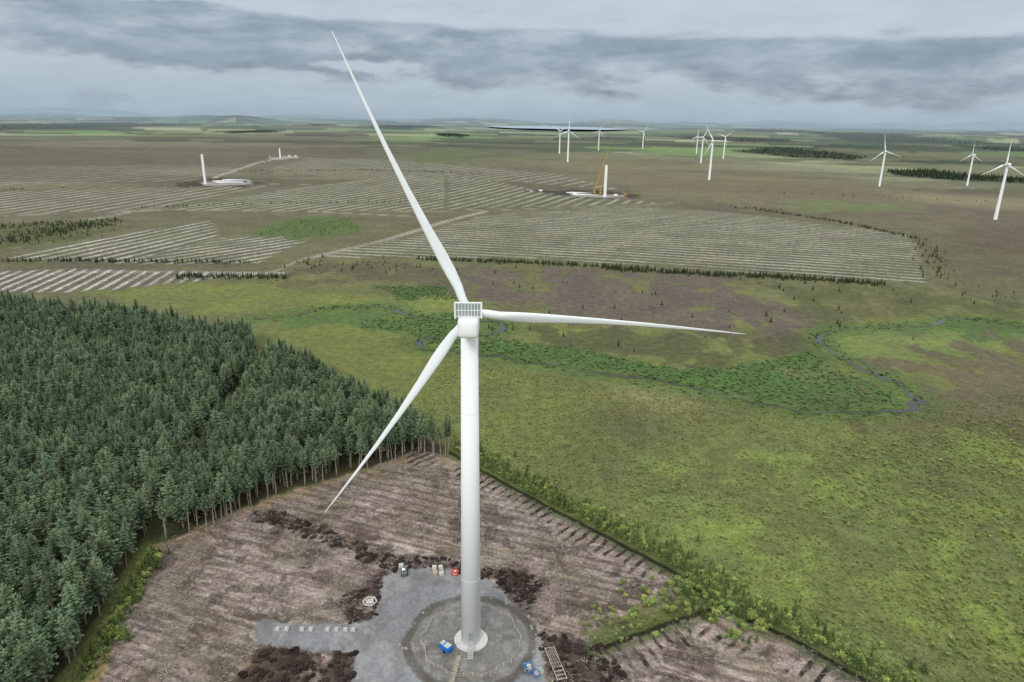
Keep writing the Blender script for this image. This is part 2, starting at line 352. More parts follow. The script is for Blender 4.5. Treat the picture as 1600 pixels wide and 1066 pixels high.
for p_ in PEATS:
    m=pm(p_,.008,.9);m=m*sst(.3,.5,n4+.12);mixc(m,peat,.85);SK*=1-m
m=pm([(905,990),(1062,918),(1108,944),(945,1012)],.006,.5);mixc(m,S(104,110,64),.8);mixc(m*sst(.5,.6,n4),S(84,78,54),.6);SK*=1-m
for l in ([(700,705),(762,741),(842,785),(950,840),(1068,902),(1120,946),(1240,1000),(1345,1060),(1520,1168)],[(935,1016),(1030,980),(1118,950)]):
    mixc(pl(l,3.0,.2),S(80,92,48),.8);mixc(pl(l,.8,.1),S(34,30,24),.9)
GRV=[(592,935),(598,905),(618,890),(700,887),(760,905),(800,938),(835,985),(850,1040),(860,1180),(555,1180),(550,1066),(555,1022),(470,1012),(400,1007),(396,985),(402,970),(560,975),(590,962)]
gm=pm(GRV,.004,.35,.5)
mixc(gm,S(135,136,137));SK*=1-gm
mixc(gm*sst(.45,.6,n12),S(117,117,117),.6);mixc(gm*sst(.52,.62,fbm(X/5,Y/9,401)),S(154,154,153),.5);mixc(gm*sst(.55,.65,n4),S(108,106,102),.45)
td=np.hypot(X-TX,Y-TY)+2.6*(fbm(X/6,Y/6,907)-.5);cmk=1-sst(15.4,16.6,td);mixc(cmk,S(122,120,115));SK*=1-cmk;gm=np.maximum(gm,cmk)
mixc(cmk*sst(.48,.62,n4),S(102,97,90),.6);mixc(cmk*sst(.55,.65,fbm(X/2,Y/2,911)),S(148,146,141),.5)
mixc((sst(13.4,14.2,td)*(1-sst(15.6,16.6,td)))*(.5+.5*sst(.35,.55,n12)),S(76,70,62),.7)
for lo,hi,c,a in((1800,9000,S(124,136,142),.28),(7000,15000,S(124,141,150),.5),(13000,27000,S(138,157,173),.85)): mixc(sst(lo,hi,R),c,a)  # aerial haze painted into the ground colour, bluer and paler with distance
SK*=sst(9000,3000,R)
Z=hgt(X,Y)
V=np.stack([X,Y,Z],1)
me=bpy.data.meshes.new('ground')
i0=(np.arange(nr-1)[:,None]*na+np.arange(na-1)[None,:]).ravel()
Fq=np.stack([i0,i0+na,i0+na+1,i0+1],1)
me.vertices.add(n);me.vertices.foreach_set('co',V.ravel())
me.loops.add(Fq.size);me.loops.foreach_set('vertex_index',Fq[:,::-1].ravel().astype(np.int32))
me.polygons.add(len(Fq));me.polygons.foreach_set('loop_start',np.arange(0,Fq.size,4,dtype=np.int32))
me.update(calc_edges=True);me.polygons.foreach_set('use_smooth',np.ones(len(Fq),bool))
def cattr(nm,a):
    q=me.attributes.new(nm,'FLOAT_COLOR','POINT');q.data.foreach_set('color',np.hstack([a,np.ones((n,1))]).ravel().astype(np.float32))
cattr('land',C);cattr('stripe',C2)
q=me.attributes.new('phase','FLOAT','POINT');q.data.foreach_set('value',PH.astype(np.float32))
q=me.attributes.new('samt','FLOAT','POINT');q.data.foreach_set('value',SK.astype(np.float32))
q=me.attributes.new('smoothness','FLOAT','POINT');q.data.foreach_set('value',gm.astype(np.float32))
g=obj('ground',me);tag(g,'moorland plain with clear-felled plots and gravel pad','ground',kind='structure')
m,nt,b=newmat('moorland');L=nt.links.new
tc=N(nt,'ShaderNodeTexCoord')
def noise(sc,det=5,ro=.6):
    o=N(nt,'ShaderNodeTexNoise');o.inputs['Scale'].default_value=sc;o.inputs['Detail'].default_value=det;o.inputs['Roughness'].default_value=ro;L(tc.outputs['Object'],o.inputs['Vector']);return o.outputs['Fac']
def math_(op,a,b_=None):
    o=N(nt,'ShaderNodeMath',operation=op)
    for i,k in enumerate((a,b_)):
        if k is None: continue
        if isinstance(k,(int,float)): o.inputs[i].default_value=k
        else: L(k,o.inputs[i])
    return o.outputs[0]
def mrange(v,a,b_,c,d):
    o=N(nt,'ShaderNodeMapRange');o.interpolation_type='SMOOTHSTEP';L(v,o.inputs[0])
    for i,k in enumerate((a,b_,c,d)): 
        if isinstance(k,(int,float)): o.inputs[i+1].default_value=k
        else: L(k,o.inputs[i+1])
    return o.outputs[0]
aC=N(nt,'ShaderNodeAttribute',attribute_name='land');aS=N(nt,'ShaderNodeAttribute',attribute_name='stripe')
aP=N(nt,'ShaderNodeAttribute',attribute_name='phase');aK=N(nt,'ShaderNodeAttribute',attribute_name='samt');aG=N(nt,'ShaderNodeAttribute',attribute_name='smoothness')
n1=noise(1.1,5,.75);n2=noise(.22,4,.65);n3=noise(.03,4,.6);n5=noise(.25,3,.6)
ph=math_('ADD',aP.outputs['Fac'],math_('MULTIPLY',math_('SUBTRACT',n2,.5),.45))
sn=math_('SINE',math_('MULTIPLY',ph,6.28318))
sm=math_('MULTIPLY',mrange(sn,.05,.8,0,1),aK.outputs['Fac'])
sm=math_('MINIMUM',math_('MULTIPLY',sm,mrange(n5,.36,.54,.45,1)),1.0)
mx=N(nt,'ShaderNodeMix',data_type='RGBA');L(sm,mx.inputs[0]);L(aC.outputs['Color'],mx.inputs[6]);L(aS.outputs['Color'],mx.inputs[7])
rg=math_('SUBTRACT',1,math_('MULTIPLY',aG.outputs['Fac'],.5))
def amp(nz,a):
    return math_('ADD',1,math_('MULTIPLY',math_('MULTIPLY',math_('SUBTRACT',nz,.5),a),rg))
v=math_('MULTIPLY',math_('MULTIPLY',amp(n1,2.6),amp(n2,1.4)),amp(n3,.8))
v=math_('MAXIMUM',v,.2)
hs=N(nt,'ShaderNodeHueSaturation');L(mx.outputs[2],hs.inputs['Color']);L(v,hs.inputs['Value'])
L(math_('ADD',.5,math_('MULTIPLY',math_('SUBTRACT',n5,.5),.06)),hs.inputs['Hue'])
L(math_('ADD',.93,math_('MULTIPLY',math_('SUBTRACT',n3,.5),.4)),hs.inputs['Saturation'])
L(hs.outputs[0],b.inputs['Base Color']);b.inputs['Roughness'].default_value=.95;b.inputs['Specular IOR Level'].default_value=.1
bp=N(nt,'ShaderNodeBump');bp.inputs['Distance'].default_value=.9;L(math_('MULTIPLY',rg,.5),bp.inputs['Strength']);L(n1,bp.inputs['Height']);L(bp.outputs[0],b.inputs['Normal'])
me.materials.append(m)
# ------------------------------------------------------------ water
def ribbon(name,P,w,mat,z=.06):
    bb=B();P=np.asarray(P);vs=[];fs=[]
    for i,p in enumerate(P):
        t=P[min(i+1,len(P)-1)]-P[max(i-1,0)];t/=np.linalg.norm(t)+1e-9;nn=np.array([-t[1],t[0]])
        ww=w(i,p) if callable(w) else w
        for s_ in(-1,1):
            q=p+nn*s_*ww/2;vs.append((q[0],q[1],hz(*q)+z))
    for i in range(len(P)-1): fs.append((2*i,2*i+1,2*i+3,2*i+2))
    bb.add(vs,fs);return obj(name,bb.mesh(name,mat))
mw,ntw,bw=newmat('peaty_water');bw.inputs['Base Color'].default_value=(.010,.010,.007,1);bw.inputs['Roughness'].default_value=.05;bw.inputs['Specular IOR Level'].default_value=.5
nn_=N(ntw,'ShaderNodeTexNoise');nn_.inputs['Scale'].default_value=.5;bb_=N(ntw,'ShaderNodeBump');bb_.inputs['Strength'].default_value=.15;bb_.inputs['Distance'].default_value=.3
tw=N(ntw,'ShaderNodeTexCoord');ntw.links.new(tw.outputs['Object'],nn_.inputs['Vector']);ntw.links.new(nn_.outputs['Fac'],bb_.inputs['Height']);ntw.links.new(bb_.outputs[0],bw.inputs['Normal'])
GL=WP([(655,536),(1289,532),(1312,556),(1345,575),(1372,588),(1428,628),(1415,636),(625,487),(780,514),(1460,503)])
wnz=fbm(np.arange(len(RIV1))/2.6,np.ones(len(RIV1)),777,2)
def rw(i,p):
    dg=min(np.hypot(p[0]-q[0],p[1]-q[1]) for q in GL)
    return .35+1.0*wnz[i]+3.2*math.exp(-(dg/9)**2)*(.3+1.1*wnz[i])
rv=ribbon('river',RIV1,rw,mw);tag(rv,'narrow dark peaty river winding through moor','river',kind='structure')
mlk=simple('lake_surface',(.34,.42,.49),.7,.02,.001)
P=WP([(752,199.4),(800,198.6),(860,198.9),(930,200.6),(985,204.0),(950,205.4),(880,204.2),(800,202.4)])
zl=float(hgt(P[:,0],P[:,1]).max())
bb=B();bb.add([(p[0],p[1],zl+2) for p in P],[tuple(range(len(P)-1,-1,-1))]);lk=obj('lake',bb.mesh('lake',mlk));tag(lk,'pale loch shining beyond the moor','lake',kind='structure')
# ------------------------------------------------------------ vegetation meshes
def spruce(seed,h=13.,bare=.35,rad=2.2,lev=15,nb=9,seg=4,wid=.5,core=True,pw=.75):
    r_=random.Random(seed);b=B()
    for i in range(lev):
        t=i/(lev-1);z0=h*(bare+(1-bare)*t*.985);Lr=rad*(1-t)**pw*(.75+.5*r_.random())+.12
        if t<.12: Lr*=.75
        k=max(4,int(nb*(1-.45*t)));a0=r_.random()*6.28
        for j in range(k):
            if r_.random()<.08: continue
            a=a0+6.283*j/k+r_.uniform(-.3,.3);Lb=Lr*r_.uniform(.55,1.25);dr=r_.uniform(.05,.35)*(1-t)-.35*t
            ca,sa=math.cos(a),math.sin(a)
            for s in range(seg):
                f0=(s+.15)/seg;f1=(s+1.25)/seg
                ww=wid*Lr**.6*(1-.5*f0)*r_.uniform(.7,1.3)*.8
                zz=lambda f:z0-dr*Lb*f*f+r_.uniform(-.12,.12)*h/13
                p0=(ca*Lb*f0,sa*Lb*f0,zz(f0)+.06);p1=(ca*Lb*f1,sa*Lb*f1,zz(f1))
                l=(ca*Lb*(f0+f1)/2-sa*ww,sa*Lb*(f0+f1)/2+ca*ww,zz(f1)-.22*ww-.05);r=(ca*Lb*(f0+f1)/2+sa*ww,sa*Lb*(f0+f1)/2-ca*ww,zz(f1)-.22*ww-.05)
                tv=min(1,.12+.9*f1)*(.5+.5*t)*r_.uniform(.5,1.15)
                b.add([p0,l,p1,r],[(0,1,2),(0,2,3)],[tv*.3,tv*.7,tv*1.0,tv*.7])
    if core: b.cyl((0,0,h*(bare+.03)),(0,0,h*.95),rad*.36,.02,7,False,0.05)
    b.cyl((0,0,h*.93),(0,0,h*1.03),.1*h/13,.01,4,False,.8)
    return b
def trunkb(h=13,bare=.5,r=.19,seed=0):
    b=B();b.cyl((0,0,-.1),(0,0,h*.9),r,.04,6);rr=random.Random(seed)
    for i in range(12):
        z=h*rr.uniform(.12,bare+.05);a=rr.random()*6.28;l=rr.uniform(.5,1.3)
        b.cyl((0,0,z),(math.cos(a)*l,math.sin(a)*l,z+rr.uniform(-.3,.2)),.03,.01,3,False)
    return b
def bush(seed,nq=60,r=.6,h=.8,q=.17):
    r_=random.Random(seed);b=B()
    lob=[(r_.uniform(-.5,.5)*r,r_.uniform(-.5,.5)*r,r_.uniform(.3,.8)*h,r_.uniform(.3,.55)*r) for _ in range(6)]
    for i in range(nq):
        l=r_.choice(lob);d=Vector((r_.gauss(0,1),r_.gauss(0,1),r_.gauss(0,1)+.3)).normalized()*l[3]*r_.uniform(.6,1.15)
        c=Vector(l[:3])+d;c.z=max(c.z,.05);u=Vector((r_.gauss(0,1),r_.gauss(0,1),r_.gauss(0,1)*.4)).normalized();w=Vector((-u.y,u.x,r_.uniform(-.3,.3))).normalized();s=q*r_.uniform(.6,1.4)
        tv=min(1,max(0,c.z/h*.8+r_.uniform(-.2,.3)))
        b.add([c-u*s,c-w*s*.6,c+u*s,c+w*s*.6],[(0,1,2,3)],[tv]*4)
    return b
def tuft(seed):
    r_=random.Random(seed);b=B()
    for i in range(12):
        a=r_.random()*6.28;l=r_.uniform(.15,.45);hh=r_.uniform(.12,.36);c=(r_.uniform(-.2,.2),r_.uniform(-.2,.2))
        ca,sa=math.cos(a),math.sin(a);w=.09
        b.add([(c[0]-sa*w,c[1]+ca*w,0),(c[0]+sa*w,c[1]-ca*w,0),(c[0]+ca*l,c[1]+sa*l,hh)],[(0,1,2)],[.2,.2,r_.uniform(.5,1)])
    return b
def brashm(seed):
    r_=random.Random(seed);b=B()
    for i in range(8):
        a=r_.gauss(.2,.9);l=r_.uniform(.3,1.3);x,y=r_.uniform(-1,1),r_.uniform(-1,1);z=r_.uniform(.04,.22)
        b.cyl((x,y,z),(x+math.cos(a)*l,y+math.sin(a)*l,z+r_.uniform(-.05,.15)),r_.uniform(.025,.07),.02,3,False,r_.random()**1.7)
    return b
def clod(seed):
    r_=random.Random(seed);b=B()
    for i in range(4):
        x,y=r_.uniform(-.6,.6),r_.uniform(-.6,.6);r=r_.uniform(.25,.6);vs=[];t=[]
        for k,(zz,rr) in enumerate(((-.05,1.),(.35,.85),(.62,.45))):
            for j in range(6):
                a=j*1.047;q=r*rr*r_.uniform(.7,1.25);vs.append((x+math.cos(a)*q,y+math.sin(a)*q,zz*r*r_.uniform(.8,1.2)));t.append(k*.4*r_.random())
        b.add(vs,[(k*6+j,k*6+(j+1)%6,k*6+6+(j+1)%6,k*6+6+j) for k in range(2) for j in range(6)]+[tuple(range(12,18))],t)
    return b
NV=6
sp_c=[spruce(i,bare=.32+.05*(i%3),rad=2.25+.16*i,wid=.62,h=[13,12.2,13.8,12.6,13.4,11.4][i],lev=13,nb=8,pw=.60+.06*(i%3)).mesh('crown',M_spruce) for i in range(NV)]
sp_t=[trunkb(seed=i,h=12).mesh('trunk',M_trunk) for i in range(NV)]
ed_c=[spruce(20+i,bare=.55,rad=1.8,lev=10,nb=7,wid=.55).mesh('crown_edge',M_spruce) for i in range(3)]
def join_src(meshes,name):
    vs=[];fs=[];ti=[];mi=[];ms=[]
    for k,me_ in enumerate(meshes):
        o=len(vs);vs+=[tuple(v.co) for v in me_.vertices];fs+=[tuple(i+o for i in p.vertices) for p in me_.polygons]
        ti+=[a.value for a in me_.attributes['tip'].data];mi+=[k]*len(me_.polygons);ms.append(me_.materials[0])
    m_=bpy.data.meshes.new(name);m_.from_pydata(vs,[],fs)
    for k in ms:m_.materials.append(k)
    m_.polygons.foreach_set('material_index',mi);a=m_.attributes.new('tip','FLOAT','POINT');a.data.foreach_set('value',ti)
    return m_
def src_coll(name,meshes):
    c=bpy.data.collections.new(name)
    for i,m_ in enumerate(meshes): c.objects.link(bpy.data.objects.new(name+'_%d'%i,m_))
    return c
def scatter(name,pts,scl,coll,label,cat,sx=None):
    pts=np.asarray(pts,float);k=len(pts)
    if k==0:return
    m_=bpy.data.meshes.new(name);z=hgt(pts[:,0],pts[:,1]);m_.from_pydata(np.stack([pts[:,0],pts[:,1],z],1).tolist(),[],[])
    nc=len(coll.objects)
    a=m_.attributes.new('sc','FLOAT_VECTOR','POINT');s=np.asarray(scl,float);wd=s*(rng.uniform(.8,1.25,k) if sx is None else sx)
    a.data.foreach_set('vector',np.stack([wd,wd,s],1).ravel().astype(np.float32))
    a=m_.attributes.new('rt','FLOAT_VECTOR','POINT');a.data.foreach_set('vector',np.stack([rng.normal(0,.035,k),rng.normal(0,.035,k),rng.uniform(0,6.28,k)],1).ravel().astype(np.float32))
    a=m_.attributes.new('ix','INT','POINT');a.data.foreach_set('value',rng.integers(0,nc,k).astype(np.int32))
    o=obj(name,m_);tag(o,label,cat,kind='stuff')
    ng=bpy.data.node_groups.new(name,'GeometryNodeTree');ng.interface.new_socket('Geometry',in_out='INPUT',socket_type='NodeSocketGeometry');ng.interface.new_socket('Geometry',in_out='OUTPUT',socket_type='NodeSocketGeometry')
    gi=ng.nodes.new('NodeGroupInput');go=ng.nodes.new('NodeGroupOutput');ip=ng.nodes.new('GeometryNodeInstanceOnPoints');ci=ng.nodes.new('GeometryNodeCollectionInfo')
    ci.inputs[0].default_value=coll;ci.inputs[1].default_value=True;ci.inputs[2].default_value=True
    def na_(nm,t):
        x=ng.nodes.new('GeometryNodeInputNamedAttribute');x.data_type=t;x.inputs[0].default_value=nm;return x.outputs[0]
    l=ng.links.new
    l(gi.outputs[0],ip.inputs['Points']);l(ci.outputs[0],ip.inputs['Instance']);ip.inputs['Pick Instance'].default_value=True
    l(na_('ix','INT'),ip.inputs['Instance Index']);l(na_('sc','FLOAT_VECTOR'),ip.inputs['Scale']);l(na_('rt','FLOAT_VECTOR'),ip.inputs['Rotation'])
    l(ip.outputs[0],go.inputs[0])
    md=o.modifiers.new('scatter','NODES');md.node_group=ng;return o
def proj(x,y,z=0):
    d=RN.T@np.array([x,y,z-HC]);return 800+F*d[0]/-d[2],533-F*d[1]/-d[2],-d[2]
def fillpoly(P,sp,jit=.35,drop=.04):
    lo=P.min(0);hi=P.max(0);gx,gy=np.meshgrid(np.arange(lo[0],hi[0],sp),np.arange(lo[1],hi[1],sp))
    x=gx.ravel()+rng.normal(0,jit*sp*.6,gx.size);y=gy.ravel()+rng.normal(0,jit*sp*.6,gx.size)
    k=inside(x,y,P)&(rng.random(x.size)>drop);return np.stack([x[k],y[k]],1)
T=np.vstack([fillpoly(FL,3.15,.6,.05),fillpoly(FR,3.05,.6,.04)])
pu=np.array([proj(x,y,8) for x,y in T]);vis=(pu[:,0]>-90)&(pu[:,0]<1660)
T=T[vis]
EDL=WP([(708,706),(700,714),(640,712),(560,737),(440,770),(350,818),(300,834),(254,846)])
ed=line_d(T[:,0],T[:,1],EDL);sz=.70+.46*fbm(T[:,0]/24,T[:,1]/24,55)+rng.normal(0,.12,len(T));sz=np.clip(sz,.55,1.25);isE=ed<4.5
TE=T[isE];SE_=np.maximum(sz[isE],.85);T=T[~isE];sz=sz[~isE]
pu=np.array([proj(x,y,8) for x,y in T])
inv=(pu[:,0]>5)&(pu[:,1]<1060)
order=np.argsort(np.where(inv,pu[:,2],1e9))
ind=order[:300];rest=order[300:]
for c_,i in enumerate(ind):
    k=c_%NV;s=float(sz[i])
    e=obj('spruce_tree',None,loc=(T[i,0],T[i,1],0),rot=(rng.normal(0,.025),rng.normal(0,.025),rng.uniform(0,6.28)));e.scale=(s*rng.uniform(.85,1.2),)*2+(s,)
    tag(e,'tall green spruce in a dense plantation','tree','spruce trees in the plantation')
    obj('trunk',sp_t[k],e);obj('crown',sp_c[k],e)
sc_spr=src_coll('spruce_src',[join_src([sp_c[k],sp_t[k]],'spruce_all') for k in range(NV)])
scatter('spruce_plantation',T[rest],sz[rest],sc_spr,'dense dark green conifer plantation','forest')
sc_ed=src_coll('spruce_edge_src',[join_src([ed_c[k],sp_t[k]],'spruce_edge') for k in range(3)])
scatter('plantation_edge',TE,SE_*1.05,sc_ed,'bare grey trunks along the felled plantation edge','forest')
yc=[spruce(50+i,h=3.,bare=.04,rad=.95,lev=8,nb=7,seg=3,wid=.42).mesh('young_tree',M_young) for i in range(4)]
pc=[spruce(70+i,h=4.,bare=.05,rad=1.3,lev=7,nb=6,seg=3,wid=.6).mesh('young_pine',M_pine) for i in range(4)]
def along(l,cnt,off,spread):
    P=WP(l) if not isinstance(l,np.ndarray) else l
    sg=np.diff(P,axis=0);Ls=np.hypot(*sg.T);cu=np.concatenate([[0],np.cumsum(Ls)]);o=[]
    for _ in range(cnt):
        t=rng.uniform(0,cu[-1]);i=min(np.searchsorted(cu,t,'right')-1,len(sg)-1);d=sg[i]/Ls[i];nn=np.array([-d[1],d[0]])
        o.append(P[i]+d*(t-cu[i])+nn*(off+abs(rng.normal(0,spread))*np.sign(off if off else rng.normal())))
    return np.array(o)
DR=[(700,700),(762,738),(842,782),(950,836),(1068,898),(1120,942),(1240,996),(1345,1056),(1420,1100)]
E=along(DR,290,1.4,2.8)
for i,p in enumerate(E):
    o=obj('young_tree',yc[i%4],loc=(p[0],p[1],0),rot=(0,0,rng.uniform(0,6.28)));s=rng.uniform(.45,1.15);o.scale=(s,s,s*rng.uniform(.9,1.3))
    tag(o,'small bright green young conifer beside the drain','young tree','young trees along the drain')
yco=src_coll('young_src',yc);pco=src_coll('pine_src',pc)
bco=src_coll('bush_src',[bush(i).mesh('bush',M_shrub) for i in range(4)])
rco=src_coll('rush_src',[bush(20+i,50,.8,.55,.22).mesh('rush',M_rush) for i in range(4)])
E2=np.vstack([along(DR,240,2,4.5),along([(700,700),(762,738),(830,775)],70,1.5,5),along([(1060,900),(1120,942),(1200,980)],90,0,5)])
scatter('young_tree_belt',E2,rng.uniform(.35,1.1,len(E2)),yco,'scrubby belt of young conifers on the verge','scrub')
E3=np.vstack([along(DR,440,1.5,4),along([(1060,905),(1120,946),(1200,985)],130,0,5),along([(228,862),(186,930),(130,1050)],130,1,2),along([(920,995),(1060,925)],60,0,4)])
scatter('verge_scrub',E3,rng.uniform(.6,2.0,len(E3)),bco,'bushy willow scrub along the drain verges','scrub')
E4=along([(232,862),(190,925),(150,1000),(105,1066)],80,1,2.5);scatter('verge_young_conifers',E4,rng.uniform(.5,1.5,len(E4)),yco,'young conifers along the plantation verge','scrub')
PR=np.vstack([along([(650,405),(800,410),(920,416),(1000,424),(1120,430),(1200,432),(1385,445)],720,0,3.5),along([(940,418),(1100,428),(1330,442)],170,0,6),
 along([(-20,408),(120,408),(400,411)],190,0,2.5),along([(270,432),(450,434)],150,0,4),along([(1180,328),(1300,345),(1430,372)],190,0,3),along([(1430,372),(1455,400),(1462,435)],80,0,6),
 along([(370,268),(560,266),(740,271)],260,0,6),along([(600,262),(900,285)],70,0,8),along([(1120,322),(1220,330)],40,0,6),along([(-20,356),(190,345)],180,0,14),along([(-20,380),(160,350)],380,0,18),along([(0,298),(40,296)],10,0,5),
 along([(430,418),(540,410),(700,428)],50,0,14),along([(1200,455),(1600,460)],25,0,20),along([(760,430),(1180,500)],24,0,30),along([(200,326),(420,318),(640,316)],80,0,5),along([(780,505),(1000,560)],10,0,12),along([(1230,480),(1330,540)],10,0,25),along([(1180,300),(1600,318)],40,0,12)])
scatter('young_pine_rows',PR,rng.uniform(.45,1.1,len(PR)),pco,'dark straggling rows of young pines','young pines')
G=fillpoly(WP([(400,366),(465,345),(545,340),(565,362),(470,372)]),4.6,.9,.35);scatter('scrub_patch',G,rng.uniform(.3,.8,len(G)),yco,'green patch of self-seeded conifers','scrub')
DW=[]
for p in WOODS:
    P=WP(p);ar=.5*abs(np.dot(P[:,0],np.roll(P[:,1],1))-np.dot(P[:,1],np.roll(P[:,0],1)));q_=fillpoly(P,max(11,math.sqrt(ar/800)),.9,.15)
    q_=q_[fbm(q_[:,0]/160,q_[:,1]/160,71)>.36];DW.append(q_)
DW=np.vstack(DW);scatter('distant_woodland',DW,rng.uniform(.5,.95,len(DW)),src_coll('far_src',[spruce(90+i,h=12,bare=.03,rad=3,lev=7,nb=6,seg=2,wid=.9).mesh('far_tree',M_pine) for i in range(3)]),'dark blocks of conifer forest on the plain','woodland',sx=1.6)
Q=fillpoly(WP([(900,690),(1100,740),(1300,700),(1640,640),(1720,1150),(1480,1150),(1080,880),(760,720)]),2.2,.9,.2)
dn=fbm(Q[:,0]/25,Q[:,1]/25,88)+.5*(fbm(Q[:,0]/6,Q[:,1]/6,89)-.5)+.0016*(Q[:,0]-60)-.0008*(Q[:,1]-150)
Q=Q[dn>.49];scatter('low_willow_scrub',Q,rng.uniform(.35,1.3,len(Q)),bco,'bright green low scrub dotted over the moor','scrub')
lush=[[(760,525),(900,545),(1060,577),(1150,574),(1270,548),(1296,575),(1360,598),(1408,632),(1290,643),(1130,612),(1000,586),(850,566),(740,548)],[(585,448),(690,447),(720,468),(640,470)],[(570,500),(715,488),(720,545),(660,532),(640,518),(560,512)]]
Q=np.vstack([fillpoly(WP(l),2.2,.9,.25) for l in lush]+[along(RIV1,900,0,4)])
ok=line_d(Q[:,0],Q[:,1],RIV1)>1.5;Q=Q[ok];scatter('rush_beds',Q,rng.uniform(.5,1.3,len(Q)),rco,'lush green rushes and bracken by the river','rushes')
tco=src_coll('tuft_src',[tuft(i).mesh('tuft',M_tuft) for i in range(4)])
Q=fillpoly(WP([(700,560),(1000,610),(1400,650),(1640,600),(1720,1150),(1480,1150),(1080,885),(730,715),(640,650)]),1.45,.9,.25)
Q=Q[(fbm(Q[:,0]/18,Q[:,1]/18,99)>.36)&(line_d(Q[:,0],Q[:,1],RIV1)>2.5)];scatter('grass_tussocks',Q,rng.uniform(.6,1.6,len(Q)),tco,'rough moor grass tussocks','grass')
bro=src_coll('brash_src',[brashm(i).mesh('brash',M_brash) for i in range(5)])
Q=fillpoly(WP(CLR),1.05,.9,.1);GP=WP(GRV);keep=~inside(Q[:,0],Q[:,1],GP)&(np.hypot(Q[:,0]-TX,Q[:,1]-TY)>17)
tri=WP([(905,990),(1062,918),(1108,944),(945,1012)]);keep&=~inside(Q[:,0],Q[:,1],tri);PT=WP(PEATS[0]);keep&=~inside(Q[:,0],Q[:,1],PT)
for P_,wd in EDG: keep&=(line_d(Q[:,0],Q[:,1],P_)>wd*.95)|(rng.random(len(Q))<.45)
Q=Q[keep];Q=Q[fbm(Q[:,0]/6,Q[:,1]/6,111)>.38];scatter('brash_litter',Q,rng.uniform(.35,1.05,len(Q)),bro,'felled branches and stumps strewn over ground','brash')
cl_=src_coll('clod_src',[clod(i).mesh('clod',M_clod) for i in range(4)])
Q=np.vstack([fillpoly(WP(p),1.5,1.0,.35) for p in PEATS]);k=~inside(Q[:,0],Q[:,1],GP)&(np.hypot(Q[:,0]-TX,Q[:,1]-TY)>16.5);Q=Q[k]
scatter('peat_heaps',Q,rng.uniform(.4,1.5,len(Q)),cl_,'dark lumpy heaps of dug peat','peat')
# ------------------------------------------------------------ wind turbines
def tower_mesh(h,rb,rt,rings=True,n=40):
    b=B();b.cyl((0,0,0),(0,0,h),rb,rt,n)
    if rings:
        for k in(.23,.5,.76): 
            z=h*k;r=rb+(rt-rb)*k;b.cyl((0,0,z-.05),(0,0,z+.05),r+.012,r+.012,n)
        b.cyl((0,0,0),(0,0,.35),rb+.12,rb+.12,n)
    return b
def flat_smooth(o):
    me_=o.data
    me_.polygons.foreach_set('use_smooth',[len(p.vertices)==4 for p in me_.polygons]);me_.update()
def blade_mesh(Rr=58.,n=20,cs=.70):
    b=B();st=[(1.4,1.8,1.8,0),(3.5,1.8,1.75,0),(6,2.35,1.4,14),(9.5,3.4,1.0,13),(13,3.4,.85,11),(19,2.6,.65,8),(27,1.85,.46,5),(36,1.28,.31,3),(45,.82,.2,1),(52,.5,.13,0),(56.5,.26,.07,0),(58.,.08,.03,0)]
    vs=[];k=Rr/58.
    for r,c,t,tw in st:
        e=math.radians(tw+4);rnd=c/t<1.2
        if not rnd: c=c*cs if r>6.5 else c*.85
        bow=.7*math.sin(math.pi*min(1,r/58.))
        for i in range(n):
            a=6.2832*i/n;xx=math.cos(a)*.5;yy=math.sin(a)*.5
            if not rnd: yy*=(.55+.9*(xx+.5))*.9; xo=.2
            else: xo=0
            x=-(xx-xo)*c;y=yy*t
            vs.append((x*math.cos(e)-y*math.sin(e)-bow,x*math.sin(e)+y*math.cos(e)+ .0009*r*r*.3,r*k))
    fs=[(j*n+i,j*n+(i+1)%n,(j+1)*n+(i+1)%n,(j+1)*n+i) for j in range(len(st)-1) for i in range(n)]
    fs.append(tuple(range((len(st)-1)*n,len(st)*n)));fs.append(tuple(range(n-1,-1,-1)));b.add(vs,fs);return b
def nac_mesh():
    b=B();secs=[(-8.6,1.45,.55,3.2),(-8.3,1.85,.15,3.65),(-7.6,2.02,-.05,3.85),(0,2.05,-.15,3.9),(2.6,1.95,-.05,3.8),(3.4,1.6,.35,3.4)]
    vs=[];n=24
    for y,hw,zb,zt in secs:
        cz=(zb+zt)/2;hh=(zt-zb)/2
        for i in range(n):
            a=6.2832*i/n;c=math.cos(a);s=math.sin(a);e=.33
            vs.append((math.copysign(abs(c)**e,c)*hw,y,cz+math.copysign(abs(s)**e,s)*hh))
    fs=[(j*n+i,(j+1)*n+i,(j+1)*n+(i+1)%n,j*n+(i+1)%n) for j in range(len(secs)-1) for i in range(n)]
    fs+=[tuple(range(n)),tuple(range(len(secs)*n-1,(len(secs)-1)*n-1,-1))];b.add(vs,fs);return b
def hub_mesh():
    b=B();n=24;secs=[(-1.9,1.5),(-1.5,1.85),(0,2.0),(1.0,1.8),(1.8,1.2),(2.2,.5),(2.3,.05)];vs=[]
    for y,r in secs:
        for i in range(n): a=6.2832*i/n;vs.append((math.cos(a)*r,y,math.sin(a)*r))
    fs=[(j*n+i,(j+1)*n+i,(j+1)*n+(i+1)%n,j*n+(i+1)%n) for j in range(len(secs)-1) for i in range(n)];fs+=[tuple(range(n))];b.add(vs,fs);return b
HUB=79.3;TOP=78.0
bm=blade_mesh(59.8).mesh('blade',M_whiter,True);nm=nac_mesh().mesh('nacelle',M_white,True);hm=hub_mesh().mesh('rotor_hub',M_white,True)
wt=obj('wind_turbine',None,loc=(TX,TY,0),rot=(0,0,math.radians(2)))
tag(wt,'large white three-bladed wind turbine on a gravel pad','wind turbine','wind turbines on the moor')
